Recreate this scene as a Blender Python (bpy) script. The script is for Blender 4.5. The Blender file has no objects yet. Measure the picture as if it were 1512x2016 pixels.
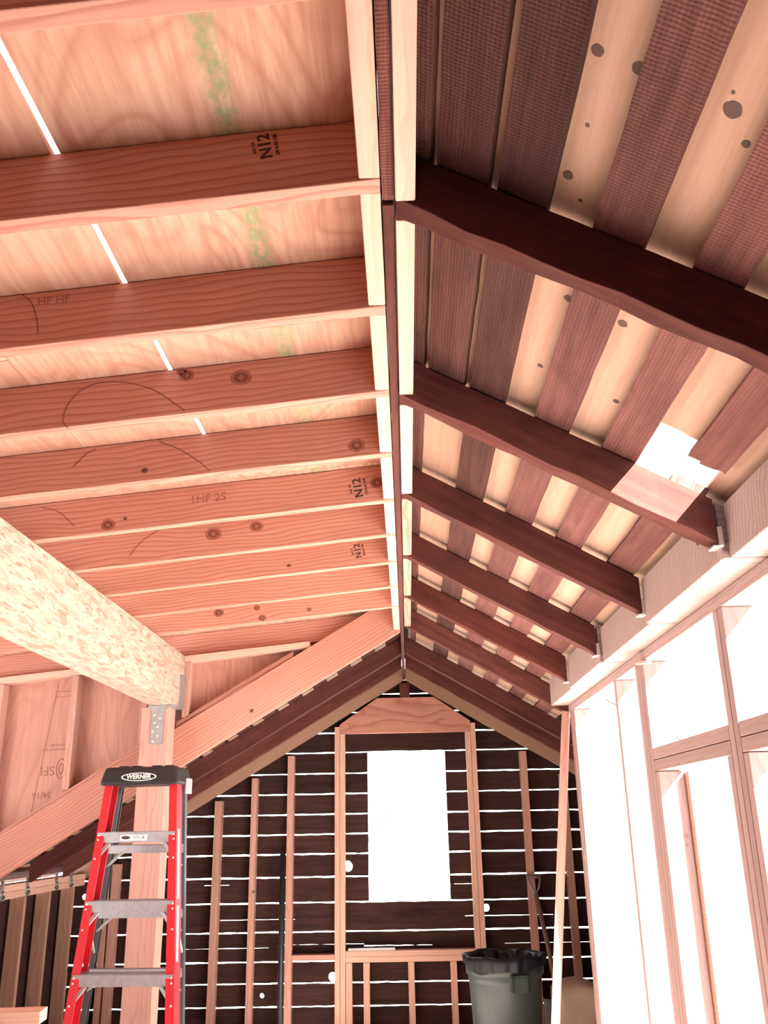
import bpy, bmesh, math, random
from mathutils import Vector, Matrix
from mathutils.geometry import tessellate_polygon
random.seed(7)
S = bpy.context.scene
COL = S.collection
D = bpy.data

# ------------------------------------------------------------------ camera
P_, Y_, R_, F_ = math.radians(19.394), math.radians(1.132), math.radians(-1.103), 1750.0
cam = D.objects.new('camera', D.cameras.new('camera')); COL.objects.link(cam)
fwd = Vector((-math.sin(Y_)*math.cos(P_), math.cos(Y_)*math.cos(P_), math.sin(P_)))
rgt = Vector((math.cos(Y_), math.sin(Y_), 0)); upv = rgt.cross(fwd)
r2 = math.cos(R_)*rgt + math.sin(R_)*upv; u2 = -math.sin(R_)*rgt + math.cos(R_)*upv
cam.matrix_world = Matrix((r2, u2, -fwd)).transposed().to_4x4()
cam.data.sensor_fit = 'VERTICAL'; cam.data.sensor_height = 36.0
cam.data.lens = F_/2016*36.0; cam.data.clip_start = 0.02; cam.data.clip_end = 300
S.camera = cam

# ------------------------------------------------------------------ sky, sun, exposure
W = D.worlds.new('sky'); S.world = W; W.use_nodes = True
W.node_tree.nodes['Background'].inputs[0].default_value = (1.0, 0.97, 0.96, 1)
W.node_tree.nodes['Background'].inputs[1].default_value = 2.2
sun_d = D.lights.new('sun', 'SUN'); sun_d.energy = 46; sun_d.angle = math.radians(0.6); sun_d.color = (1, 0.95, 0.88)
sun = D.objects.new('sun', sun_d); COL.objects.link(sun)
SUN_DIR = Vector((-0.52, 0.60, -0.56))
sun.rotation_euler = SUN_DIR.to_track_quat('-Z', 'Y').to_euler(); sun.location = (6, -6, 9)
S.view_settings.view_transform = 'Standard'; S.view_settings.look = 'None'
S.view_settings.exposure = 0.57; S.view_settings.gamma = 1.0; S.view_settings.use_curve_mapping = False
S.render.engine = 'CYCLES'
S.cycles.max_bounces = 9; S.cycles.diffuse_bounces = 7
S.cycles.use_denoising = True

FLOOR = -1.5
T = 0.5833          # old roof pitch, 7 in 12
DS = 0.095          # dormer roof pitch

# ------------------------------------------------------------------ material helpers
class NT:
    def __init__(s, name, rough=0.8, spec=0.2):
        s.m = D.materials.new(name); s.m.use_nodes = True; s.t = s.m.node_tree
        s.b = s.t.nodes['Principled BSDF']; s.b.inputs['Roughness'].default_value = rough
        s.b.inputs['Specular IOR Level'].default_value = spec
    def n(s, t, **kw):
        x = s.t.nodes.new(t)
        for k, v in kw.items(): setattr(x, k, v)
        return x
    def l(s, a, b): s.t.links.new(a, b)
    def coords(s, scale, rnd=True):
        tc = s.n('ShaderNodeTexCoord'); mp = s.n('ShaderNodeMapping')
        mp.inputs['Scale'].default_value = scale
        if rnd:
            oi = s.n('ShaderNodeObjectInfo'); vm = s.n('ShaderNodeVectorMath', operation='MULTIPLY')
            cx = s.n('ShaderNodeCombineXYZ')
            for i in range(3): s.l(oi.outputs['Random'], cx.inputs[i])
            vm.inputs[1].default_value = (37.0, 0.0, 0.0); s.l(cx.outputs[0], vm.inputs[0])
            ad = s.n('ShaderNodeVectorMath', operation='ADD'); s.l(tc.outputs['Object'], ad.inputs[0]); s.l(vm.outputs[0], ad.inputs[1])
            s.l(ad.outputs[0], mp.inputs['Vector'])
        else: s.l(tc.outputs['Object'], mp.inputs['Vector'])
        return mp.outputs[0]
    def noise(s, vec, scale=1, detail=3, rough=.55, dist=0):
        x = s.n('ShaderNodeTexNoise'); x.inputs['Scale'].default_value = scale; x.inputs['Detail'].default_value = detail
        x.inputs['Roughness'].default_value = rough; x.inputs['Distortion'].default_value = dist
        s.l(vec, x.inputs['Vector']); return x.outputs['Fac']
    def ramp(s, fac, stops):
        x = s.n('ShaderNodeValToRGB'); e = x.color_ramp.elements
        while len(e) < len(stops): e.new(.5)
        for i, (p, c) in enumerate(stops):
            e[i].position = p; e[i].color = (*c, 1) if isinstance(c, tuple) else (c, c, c, 1)
        s.l(fac, x.inputs[0]); return x.outputs[0]
    def mix(s, fac, a, b, mode='MIX'):
        x = s.n('ShaderNodeMix', data_type='RGBA', blend_type=mode)
        if isinstance(fac, (int, float)): x.inputs[0].default_value = fac
        else: s.l(fac, x.inputs[0])
        for v, i in ((a, 6), (b, 7)):
            if isinstance(v, tuple): x.inputs[i].default_value = (*v, 1)
            else: s.l(v, x.inputs[i])
        return x.outputs[2]
    def vary(s, col, amt=.25, hue=0.0):
        oi = s.n('ShaderNodeObjectInfo'); h = s.n('ShaderNodeHueSaturation')
        mr = s.n('ShaderNodeMapRange'); mr.inputs[3].default_value = 1-amt; mr.inputs[4].default_value = 1+amt
        s.l(oi.outputs['Random'], mr.inputs[0]); s.l(mr.outputs[0], h.inputs['Value']); s.l(col, h.inputs['Color'])
        return h.outputs[0]
    def bump(s, fac, strength=.3, dist=.003):
        x = s.n('ShaderNodeBump'); x.inputs['Strength'].default_value = strength; x.inputs['Distance'].default_value = dist
        s.l(fac, x.inputs['Height']); s.l(x.outputs[0], s.b.inputs['Normal'])
    def done(s, col):
        if isinstance(col, tuple): s.b.inputs['Base Color'].default_value = (*col, 1)
        else: s.l(col, s.b.inputs['Base Color'])
        return s.m

def wood(name, pale, dark, period=.016, strength=.55, vary=.12, knots=True, rough=.75, dist=7.0, dscale=1.6):
    t = NT(name, rough)
    v = t.coords((.35, 1, 1))
    sh = t.n('ShaderNodeVectorMath', operation='ADD'); sh.inputs[1].default_value = (0, .05, .10); t.l(v, sh.inputs[0])
    w = t.n('ShaderNodeTexWave', wave_type='RINGS', rings_direction='X', wave_profile='SAW')
    w.inputs['Scale'].default_value = .314/period; w.inputs['Distortion'].default_value = dist
    w.inputs['Detail'].default_value = 2.0; w.inputs['Detail Scale'].default_value = dscale*4/(.314/period)*2.2; w.inputs['Detail Roughness'].default_value = .45
    t.l(sh.outputs[0], w.inputs['Vector'])
    ring = t.ramp(w.outputs['Fac'], [(0, 0.0), (.55, .25), (.86, 1.0), (1, .1)])
    fine = t.noise(t.coords((5, 160, 160)), 1, 2)
    blot = t.noise(t.coords((1.2, 6, 6)), 1, 3)
    mid = tuple((a*.45+b*.55) for a, b in zip(pale, dark))
    c = t.mix(t.ramp(blot, [(.35, 0.0), (.7, .45)]), pale, mid)
    m = t.n('ShaderNodeMath', operation='MULTIPLY'); t.l(ring, m.inputs[0]); m.inputs[1].default_value = strength
    c = t.mix(m.outputs[0], c, dark)
    c = t.mix(t.ramp(fine, [(.4, 0.0), (.75, .3)]), c, dark)
    if knots:
        vo = t.n('ShaderNodeTexVoronoi'); vo.inputs['Scale'].default_value = 4.2
        t.l(t.coords((.8, 1, 1)), vo.inputs['Vector'])
        kf = t.ramp(vo.outputs['Distance'], [(0, 1.0), (.035, .9), (.05, 0.0)])
        c = t.mix(kf, c, tuple(x*.3 for x in dark))
    c = t.vary(c, vary)
    t.bump(fine, .15, .002)
    return t.done(c)

def rough_old(name, c1, c2, saw=True, along=0, rough=.9):
    """weathered rough-sawn timber with saw marks across the length"""
    t = NT(name, rough, .15)
    v = t.coords((1, 1, 1))
    streak = t.noise(t.coords((2.2, 45, 45)), 1, 4, .6)
    blot = t.noise(t.coords((3, 9, 9)), 1, 4, .6)
    c = t.mix(t.ramp(streak, [(.3, 0.0), (.72, 1.0)]), c1, c2)
    c = t.mix(t.ramp(blot, [(.52, 0.0), (.72, .75)]), c, tuple(x*.35 for x in c1))
    h = streak
    if saw:
        w = t.n('ShaderNodeTexWave', wave_type='BANDS', bands_direction='X'); w.inputs['Scale'].default_value = .314/.0075
        w.inputs['Distortion'].default_value = 3.5; w.inputs['Detail'].default_value = 1.5; w.inputs['Detail Scale'].default_value = .6
        t.l(v, w.inputs['Vector'])
        w2 = t.n('ShaderNodeTexWave', wave_type='BANDS', bands_direction='Y'); w2.inputs['Scale'].default_value = .314/.008
        w2.inputs['Distortion'].default_value = 3.0; t.l(t.coords((.3, 1, 1)), w2.inputs['Vector'])
        br = t.ramp(t.noise(t.coords((2.5, 7, 7)), 1, 3), [(.35, .05), (.65, 1.0)])
        for ww, k in ((w, .32), (w2, .26)):
            mm = t.n('ShaderNodeMath', operation='MULTIPLY'); t.l(t.ramp(ww.outputs['Fac'], [(.25, k), (.8, 0.0)]), mm.inputs[0]); t.l(br, mm.inputs[1])
            c = t.mix(mm.outputs[0], c, tuple(x*.4 for x in c1))
        lg = t.noise(t.coords((.9, 2.5, 2.5)), 1, 3)
        c = t.mix(t.ramp(lg, [(.42, 0.0), (.7, .5)]), c, tuple(x*.5 for x in c2))
        a = t.n('ShaderNodeMath', operation='ADD'); t.l(w.outputs['Fac'], a.inputs[0]); t.l(w2.outputs['Fac'], a.inputs[1]); h = a.outputs[0]
    c = t.vary(c, .18)
    t.bump(h, .45, .002)
    return t.done(c)

def plywood(name, pale, dark, stain=None, vary=.08):
    t = NT(name, .75)
    n = t.noise(t.coords((2.6, 1.1, 1)), 1, 2, .5, .5)
    mu = t.n('ShaderNodeMath', operation='MULTIPLY'); mu.inputs[1].default_value = 16; t.l(n, mu.inputs[0])
    fr = t.n('ShaderNodeMath', operation='PINGPONG'); fr.inputs[1].default_value = 1; t.l(mu.outputs[0], fr.inputs[0])
    band = t.ramp(fr.outputs[0], [(0, .55), (.25, .1), (.7, 0.0), (1, .3)])
    streak = t.noise(t.coords((60, 3.5, 1)), 1, 4, .65)
    blot = t.noise(t.coords((2.5, 2.5, 1)), 1, 3)
    c = t.mix(band, pale, dark)
    c = t.mix(t.ramp(streak, [(.42, 0.0), (.72, .6)]), c, dark)
    c = t.mix(t.ramp(blot, [(.45, 0.0), (.75, .4)]), c, tuple(x*.8 for x in dark))
    if stain is not None:   # a sprayed green line along the sheet
        tc = t.n('ShaderNodeTexCoord'); sx = t.n('ShaderNodeSeparateXYZ'); t.l(tc.outputs['Object'], sx.inputs[0])
        d = t.n('ShaderNodeMath', operation='SUBTRACT'); t.l(sx.outputs[0], d.inputs[0]); d.inputs[1].default_value = stain
        ab = t.n('ShaderNodeMath', operation='ABSOLUTE'); t.l(d.outputs[0], ab.inputs[0])
        edge = t.ramp(ab.outputs[0], [(0, 1.0), (.012, 1.0), (.034, 0.0)])
        sp = t.ramp(t.noise(t.coords((70, 40, 1), False), 1, 4, .7), [(.38, .1), (.62, .75)])
        m = t.n('ShaderNodeMath', operation='MULTIPLY'); t.l(edge, m.inputs[0]); t.l(sp, m.inputs[1])
        c = t.mix(m.outputs[0], c, (.16, .30, .14))
    c = t.vary(c, vary); t.bump(streak, .12, .002)
    return t.done(c)

def strand(name):
    """strand lumber: pale flakes lying mostly along the beam with dark slivers between them"""
    t = NT(name, .7)
    c = (.80, .62, .43)
    vo = t.n('ShaderNodeTexVoronoi'); vo.inputs['Scale'].default_value = 1.0
    w = t.noise(t.coords((3, 14, 14)), 1, 2)
    v = t.coords((11, 55, 55)); ad = t.n('ShaderNodeVectorMath', operation='ADD'); t.l(v, ad.inputs[0])
    cx = t.n('ShaderNodeCombineXYZ'); mm = t.n('ShaderNodeMath', operation='MULTIPLY'); mm.inputs[1].default_value = 5; t.l(w, mm.inputs[0])
    t.l(mm.outputs[0], cx.inputs[1]); t.l(mm.outputs[0], cx.inputs[2]); t.l(cx.outputs[0], ad.inputs[1]); t.l(ad.outputs[0], vo.inputs['Vector'])
    sep = t.n('ShaderNodeSeparateColor'); t.l(vo.outputs['Color'], sep.inputs[0])
    col = t.ramp(sep.outputs[0], [(0, (.33, .22, .165)), (.3, (.42, .32, .255)), (.8, (.47, .385, .32)), (1, (.38, .275, .215))])
    sl = t.noise(t.coords((17, 125, 125)), 1, 2, .5, .8)
    col = t.mix(t.ramp(sl, [(.60, 0.0), (.66, .75)]), col, (.21, .10, .06))
    t.bump(sep.outputs[0], .2, .002)
    return t.done(col)

def plain(name, col, rough=.5, metal=0.0, noise_amt=.15, spec=.4, scale=25):
    t = NT(name, rough, spec); t.b.inputs['Metallic'].default_value = metal
    n = t.noise(t.coords((1, 1, 1)), scale, 4)
    c = t.mix(t.ramp(n, [(.3, 0.0), (.75, noise_amt)]), col, tuple(x*.35 for x in col))
    return t.done(c)

M = {}
M['fir'] = wood('new_fir', (.56, .295, .228), (.335, .13, .098), strength=.8, dist=11.0, dscale=.9)
M['fir_pale'] = wood('pale_fir', (.70, .47, .38), (.54, .30, .23), vary=.06, knots=False)
M['stud'] = wood('stud_fir', (.56, .335, .28), (.38, .19, .155), vary=.1)
M['stud_pink'] = wood('pinkish_grey_fir', (.38, .275, .262), (.26, .165, .156), vary=.1)
M['stud_grey'] = wood('grey_fir', (.42, .27, .20), (.27, .14, .10), vary=.1)
M['block'] = wood('block_fir', (.42, .325, .305), (.25, .165, .15), period=.02, strength=.75, vary=.06, knots=False)
M['ply'] = plywood('sheathing_plywood', (.60, .39, .295), (.46, .20, .145))
M['ply_green'] = plywood('sheathing_plywood_sprayed', (.60, .39, .295), (.39, .17, .12), stain=-.297)
M['cheek'] = plywood('cheek_plywood', (.52, .30, .24), (.38, .175, .135))
M['old'] = rough_old('old_rafter_wood', (.125, .042, .034), (.075, .025, .022), saw=False)
M['old_red'] = rough_old('old_rough_red_rafter', (.19, .055, .042), (.09, .028, .024))
M['board'] = rough_old('old_roof_board', (.26, .115, .104), (.15, .062, .056))
M['board_dark'] = rough_old('old_dark_roof_board', (.14, .062, .052), (.075, .031, .028))
M['plank'] = wood('pale_plank', (.54, .36, .27), (.42, .25, .18), period=.03, strength=.3, vary=.12)
M['siding'] = rough_old('old_siding', (.062, .030, .026), (.028, .015, .014), saw=False)
M['ridge'] = rough_old('old_ridge', (.20, .075, .06), (.09, .032, .028))
M['lsl'] = strand('strand_lumber')
M['knot_ring'] = plain('knot_ring_wood', (.33, .125, .09), .8, noise_amt=.3, scale=60)
M['knot'] = plain('knot_wood', (.20, .07, .048), .7, noise_amt=.6, scale=120)
M['knot_grey'] = plain('grey_knot', (.13, .075, .062), .8, noise_amt=.3, scale=90)
M['ink'] = plain('black_ink', (.06, .032, .03), .9, noise_amt=0)
M['ink_pale'] = plain('faded_ink', (.30, .14, .11), .9, noise_amt=0)
M['pencil'] = plain('pencil_line', (.16, .06, .05), .9, noise_amt=0)
M['steel'] = plain('galvanised_steel', (.42, .43, .44), .45, .7, .35, scale=60)
M['nail'] = plain('bright_nail', (.75, .74, .72), .35, .8, .1)
M['alu'] = plain('ladder_aluminium', (.44, .455, .49), .42, .6, .35, scale=40)
M['red'] = plain('red_fibreglass', (.56, .022, .034), .4, 0, .18, scale=14)
M['black'] = plain('black_plastic', (.018, .018, .02), .45, 0, .2)
M['darkrail'] = plain('dark_grey_fibreglass', (.05, .055, .065), .45, 0, .2)
M['white'] = plain('white_print', (.85, .84, .82), .6, 0, .05)
M['sticker'] = plain('worn_sticker', (.8, .72, .70), .6, 0, .5, scale=70)
M['bin'] = plain('grey_bin_plastic', (.042, .062, .062), .42, 0, .25, scale=9)
M['bag'] = plain('black_bin_liner', (.007, .010, .017), .5, 0, .1, .3)
M['pipe'] = plain('black_pipe', (.02, .023, .026), .4)
M['sack'] = plain('dusty_sack', (.36, .28, .22), .9, 0, .4, scale=12)
M['shaft'] = plain('worn_shovel_shaft', (.20, .15, .13), .6, 0, .3)
M['felt'] = plain('roofing_felt', (.03, .03, .03), .95)
M['floor'] = plywood('subfloor', (.80, .70, .62), (.70, .58, .50))
M['outside'] = plain('white_house_paint', (.84, .84, .86), .8, 0, .05)
M['rake'] = plain('grey_rake_paint', (.03, .035, .04), .7)
M['ground'] = plain('pale_ground', (.82, .80, .78), .9, 0, .05, scale=.5)

# ------------------------------------------------------------------ object helpers
def tag(o, label=None, cat=None, group=None, kind=None):
    if label: o['label'] = label
    if cat: o['category'] = cat; o['kind'] = 'thing'
    if group: o['group'] = group
    if kind: o['kind'] = kind
    return o

def link(name, me, mats, parent=None, mw=None):
    o = D.objects.new(name, me); COL.objects.link(o)
    for m in (mats if isinstance(mats, (list, tuple)) else [mats]): me.materials.append(M[m] if isinstance(m, str) else m)
    if parent is not None: o.parent = parent
    if mw is not None: o.matrix_world = mw if parent is None else mw
    if parent is not None and mw is not None:
        o.matrix_parent_inverse = Matrix.Identity(4); o.matrix_basis = mw
    return o

def mesh_of(bm, name, smooth=False):
    bmesh.ops.recalc_face_normals(bm, faces=bm.faces)
    me = D.meshes.new(name); bm.to_mesh(me); bm.free()
    if smooth:
        for p in me.polygons: p.use_smooth = True
    return me

def empty(name, loc, rz=0):
    o = D.objects.new(name, None); COL.objects.link(o); o.location = loc; o.rotation_euler = (0, 0, rz); o.empty_display_size = .1
    return o

def bm_box(bm, lo, hi, mi=0, mat=None):
    vs = [bm.verts.new((x, y, z)) for x in (lo[0], hi[0]) for y in (lo[1], hi[1]) for z in (lo[2], hi[2])]
    fs = []
    for q in ((0, 1, 3, 2), (4, 6, 7, 5), (0, 4, 5, 1), (2, 3, 7, 6), (0, 2, 6, 4), (1, 5, 7, 3)):
        f = bm.faces.new([vs[i] for i in q]); f.material_index = mi; fs.append(f)
    if mat is not None: bmesh.ops.transform(bm, matrix=mat, verts=vs)
    return vs

def bm_disc(bm, c, nrm, r, mi, th=.0006, seg=18, sx=1.0, ax=None):
    """a flat irregular knot or dot lying on a face"""
    n = Vector(nrm).normalized(); a = Vector(ax) if ax else (Vector((1, 0, 0)) if abs(n.x) < .9 else Vector((0, 1, 0)))
    u = (a - n*a.dot(n)).normalized(); w = n.cross(u); c = Vector(c)
    top = []
    for i in range(seg):
        t = 2*math.pi*i/seg; rr = r*(1+random.uniform(-.07, .07))
        top.append(bm.verts.new(c + n*th + u*rr*sx*math.cos(t) + w*rr*math.sin(t)))
    f = bm.faces.new(top); f.material_index = mi

def axes(p0, p1, up):
    x = (Vector(p1)-Vector(p0)); L = x.length; x.normalize()
    z = Vector(up); z = (z - x*z.dot(x)).normalized(); y = z.cross(x)
    m = Matrix((x, y, z)).transposed().to_4x4(); m.translation = Vector(p0)
    return m, L

def lumber(name, p0, p1, th, ht, mat, up=(0, 0, 1), plumb=False, jit=0.0, bev=.0025, knots=(), extra=None, parent=None, plumb1=None):
    """one stick of timber: p0-p1 runs along the middle of its bottom face; th across, ht along `up`"""
    mw, L = axes(p0, p1, up)
    bm = bmesh.new()
    sl = math.tan(math.asin(max(-1, min(1, mw.col[0][2])))) if plumb else 0.0
    s1 = sl if plumb1 is None else plumb1
    n = max(1, int(L/.07)) if jit else 1
    prev = None
    for i in range(n+1):
        x = L*i/n; ring = []
        for (yy, zz) in ((-th/2, 0), (th/2, 0), (th/2, ht), (-th/2, ht)):
            # local z leans with the slope, so a plumb cut moves x along with z
            k = (sl*(1-i/n) + s1*(i/n))*zz
            ring.append(bm.verts.new((x + k, yy + random.uniform(-jit, jit)*.6, zz + random.uniform(-jit, jit)*(1 if zz == 0 else .25))))
        if prev:
            for a in range(4): bm.faces.new((prev[a], prev[(a+1) % 4], ring[(a+1) % 4], ring[a]))
        else: bm.faces.new(ring[::-1])
        prev = ring
    bm.faces.new(prev)
    bmesh.ops.recalc_face_normals(bm, faces=bm.faces)
    if bev:
        es = [e for e in bm.edges if len(e.link_faces) == 2 and e.calc_face_angle() > .7]
        bmesh.ops.bevel(bm, geom=es, offset=bev, segments=2, affect='EDGES', profile=.5)
    inv = mw.inverted()
    mats = [mat]
    for k in knots:       # knots in world coordinates: (point, world normal, radius, material, stretch)
        mk = k[3] if len(k) > 3 else 'knot'
        if mk not in mats: mats.append(mk)
        if mk == 'knot' and k[2] > .009:
            if 'knot_ring' not in mats: mats.append('knot_ring')
            bm_disc(bm, inv @ Vector(k[0]), inv.to_3x3() @ Vector(k[1]), k[2]*1.12, mats.index('knot_ring'), th=.0003, sx=k[4] if len(k) > 4 else 1.15)
            bm_disc(bm, inv @ Vector(k[0]), inv.to_3x3() @ Vector(k[1]), k[2]*.72, mats.index('knot'), th=.0006, sx=k[4] if len(k) > 4 else 1.15)
            bm_disc(bm, inv @ Vector(k[0]), inv.to_3x3() @ Vector(k[1]), k[2]*.38, mats.index('knot_ring'), th=.0009, sx=1.0)
            continue
        bm_disc(bm, inv @ Vector(k[0]), inv.to_3x3() @ Vector(k[1]), k[2], mats.index(mk), sx=k[4] if len(k) > 4 else 1.15)
    if extra: extra(bm, inv, mats)
    return link(name, mesh_no_recalc(bm, name), mats, parent, mw)

def mesh_no_recalc(bm, name):
    me = D.meshes.new(name); bm.to_mesh(me); bm.free(); return me

def box(name, lo, hi, mat, parent=None, bev=.002, origin=None):
    """axis-aligned block given by its corners (world, or the parent's space)"""
    o = Vector(origin) if origin else (Vector(lo)+Vector(hi))/2
    bm = bmesh.new(); bm_box(bm, Vector(lo)-o, Vector(hi)-o)
    if bev: bmesh.ops.bevel(bm, geom=list(bm.edges), offset=bev, segments=2, affect='EDGES', profile=.5)
    return link(name, mesh_of(bm, name), mat, parent, Matrix.Translation(o))

def prism(name, outer, holes, axis, a0, a1, mat, parent=None, mw=None):
    """polygon (2D, may have holes) extruded along an axis: 'Y' -> (x,z), 'Z' -> (x,y), 'X' -> (y,z)"""
    def P(p, a):
        return {'Y': (p[0], a, p[1]), 'Z': (p[0], p[1], a), 'X': (a, p[0], p[1])}[axis]
    loops = [outer]+list(holes); flat = [q for lp in loops for q in lp]
    tris = tessellate_polygon([[Vector((q[0], q[1], 0)) for q in lp] for lp in loops])
    bm = bmesh.new()
    A = [bm.verts.new(P(q, a0)) for q in flat]; B = [bm.verts.new(P(q, a1)) for q in flat]
    for t in tris:
        try: bm.faces.new([A[i] for i in t]); bm.faces.new([B[i] for i in reversed(t)])
        except ValueError: pass
    k = 0
    for lp in loops:
        m = len(lp)
        for i in range(m):
            j = (i+1) % m
            bm.faces.new((A[k+i], A[k+j], B[k+j], B[k+i]))
        k += m
    return link(name, mesh_of(bm, name), mat, parent, mw)

def tube_bm(bm, pts, r, seg=8, closed=False, mi=0):
    pts = [Vector(p) for p in pts]; rings = []
    N = len(pts)
    for i, p in enumerate(pts):
        d = (pts[min(i+1, N-1)]-pts[max(i-1, 0)]).normalized()
        a = Vector((0, 0, 1)) if abs(d.z) < .9 else Vector((1, 0, 0))
        u = d.cross(a).normalized(); w = d.cross(u)
        rr = r[i] if isinstance(r, (list, tuple)) else r
        rings.append([bm.verts.new(p+u*rr*math.cos(2*math.pi*k/seg)+w*rr*math.sin(2*math.pi*k/seg)) for k in range(seg)])
    for a, b in zip(rings, rings[1:]):
        for k in range(seg):
            f = bm.faces.new((a[k], a[(k+1) % seg], b[(k+1) % seg], b[k])); f.material_index = mi
    bm.faces.new(rings[0][::-1]); bm.faces.new(rings[-1])

def tube(name, pts, r, mat, parent=None, seg=10):
    bm = bmesh.new(); tube_bm(bm, pts, r, seg); return link(name, mesh_of(bm, name, True), mat, parent)

def lathe(name, prof, mat, parent=None, seg=48, wob=None):
    bm = bmesh.new(); rings = []
    for i, (r, z) in enumerate(prof):
        ring = []
        for k in range(seg):
            t = 2*math.pi*k/seg; q = (wob(i, t) if wob else (0, 0))
            ring.append(bm.verts.new(((r+q[0])*math.cos(t), (r+q[0])*math.sin(t), z+q[1])))
        rings.append(ring)
    for a, b in zip(rings, rings[1:]):
        for k in range(seg): bm.faces.new((a[k], a[(k+1) % seg], b[(k+1) % seg], b[k]))
    return link(name, mesh_of(bm, name, True), mat, parent)

def text(name, body, loc, size, xdir, ydir, mat, parent=None, th=.0005, bold=0.0, sx=1.0, local=False):
    """lettering as a thin mesh: centred at loc, reading along xdir, its top towards ydir"""
    cu = D.curves.new(name, 'FONT'); cu.body = body; cu.size = size; cu.align_x = 'CENTER'; cu.align_y = 'CENTER'
    cu.extrude = th; cu.offset = bold; cu.resolution_u = 3
    tmp = D.objects.new(name+'_tmp', cu); COL.objects.link(tmp)
    dg = bpy.context.evaluated_depsgraph_get(); me = D.meshes.new_from_object(tmp.evaluated_get(dg))
    D.objects.remove(tmp); D.curves.remove(cu); me.materials.clear(); me.name = name
    x = Vector(xdir).normalized(); y = Vector(ydir); y = (y-x*y.dot(x)).normalized(); z = x.cross(y)
    mw = Matrix((x*sx, y, z)).transposed().to_4x4(); mw.translation = Vector(loc)
    if parent is not None and not local: mw = parent.matrix_world.inverted() @ mw
    return link(name, me, mat, parent, mw)

def mark(name, poly, mat, parent, r=.0011):
    """a drawn line as a thin strip on the face, given in world points"""
    inv = parent.matrix_world.inverted()
    P = [Vector(p) for p in poly]; Q = []
    for i in range(len(P)-1):
        for s in range(6):
            t = s/6; p0 = P[max(i-1, 0)]; p1 = P[i]; p2 = P[i+1]; p3 = P[min(i+2, len(P)-1)]
            Q.append(.5*((2*p1)+(p2-p0)*t+(2*p0-5*p1+4*p2-p3)*t*t+(3*p1-p0-3*p2+p3)*t**3))
    Q.append(P[-1])
    bm = bmesh.new(); tube_bm(bm, [inv @ q for q in Q], r, 5)
    return link(name, mesh_of(bm, name, True), mat, parent)

ORD = ['first', 'second', 'third', 'fourth', 'fifth', 'sixth', 'seventh', 'eighth', 'ninth', 'tenth', 'eleventh', 'twelfth',
       'thirteenth', 'fourteenth', 'fifteenth', 'sixteenth', 'seventeenth', 'eighteenth', 'nineteenth', 'twentieth']
bpy.context.view_layer.update()

# ------------------------------------------------------------------ setting
tag(box('ground', (-200, -60, -4.3), (200, 400, -4.2), 'ground', bev=0), kind='structure')
tag(box('floor', (-3.1, -1.75, FLOOR-.2), (1.5, 7.25, FLOOR), 'floor', bev=0), kind='structure')
back = prism('wall_back', [(-3.1, FLOOR), (1.0, FLOOR), (1.0, .62), (0, 1.25), (-3.1, .95)], [], 'Y', -1.75, -1.65, 'siding')
tag(back, kind='structure')

# outer dormer wall on the left: open framing with two wide window openings
wl = prism('wall_left', [(-1.65, FLOOR), (5.34, FLOOR), (5.34, .80), (-1.65, .80)],
           [[(2.1, -.7), (2.1, .55), (4.7, .55), (4.7, -.7)]],
           'X', -3.1, -3.0, 'stud')
tag(wl, kind='structure')

# solid right wall beside and behind the camera, added unseen to block sun
tag(box('wall_near', (.995, -1.75, FLOOR), (1.01, 1.27, .60), 'siding', bev=0), kind='structure')

# felt on the old roof with a ragged hole on the right slope
def roof_pt(x, off): return 1.10 + off - T*abs(x)
def felt(name, x0, x1, y0, y1, hole=None):
    bm = bmesh.new()
    def quad(a, b, c, d):
        vs = []
        for off in (.178, .19):
            vs.append([bm.verts.new((a, c, roof_pt(a, off))), bm.verts.new((b, c, roof_pt(b, off))), bm.verts.new((b, d, roof_pt(b, off))), bm.verts.new((a, d, roof_pt(a, off)))])
        lo, hi = vs
        bm.faces.new(lo[::-1]); bm.faces.new(hi)
        for i in range(4): bm.faces.new((lo[i], lo[(i+1) % 4], hi[(i+1) % 4], hi[i]))
    if hole:
        hx0, hx1, hy0, hy1 = hole
        quad(x0, x1, y0, hy0); quad(x0, x1, hy1, y1); quad(x0, hx0, hy0, hy1); quad(hx1, x1, hy0, hy1)
    else: quad(x0, x1, y0, y1)
    return bm
bm = felt('roof', 0.0, 1.02, -1.75, 5.03, (.59, .83, 1.88, 2.30))
b2 = felt('roof', 0.0, 1.5, 5.03, 7.24); b3 = felt('roof', -2.75, 0.0, 5.3, 7.24)
for b in (b2, b3):
    me = D.meshes.new('tmp'); b.to_mesh(me); b.free(); bm.from_mesh(me); D.meshes.remove(me)
tag(link('roof', mesh_of(bm, 'roof'), 'felt'), kind='structure')

# outside end wall that closes the old attic beside the new right wall
tag(prism('wall_right', [(.995, FLOOR), (1.5, FLOOR), (1.5, .425), (.995, .72)], [], 'Y', 5.035, 5.06, 'outside'), kind='structure')
tag(box('wall_end', (1.46, 5.06, FLOOR), (1.5, 7.24, .36), 'siding', bev=0), kind='structure')

# neighbouring house outside the gable opening
h = prism('neighbouring_house', [(-3.9, -4.2), (-.27, -4.2), (-.27, .16)], [], 'Y', 14.0, 20.0, 'outside')
tag(h, 'white neighbouring house wall seen through the gable opening', 'house')
lumber('rake_board', (-.95, 13.96, -.66), (-.27, 13.96, .15), .05, .05, 'rake', up=(-.7, 0, .7), parent=h, bev=0)

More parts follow.
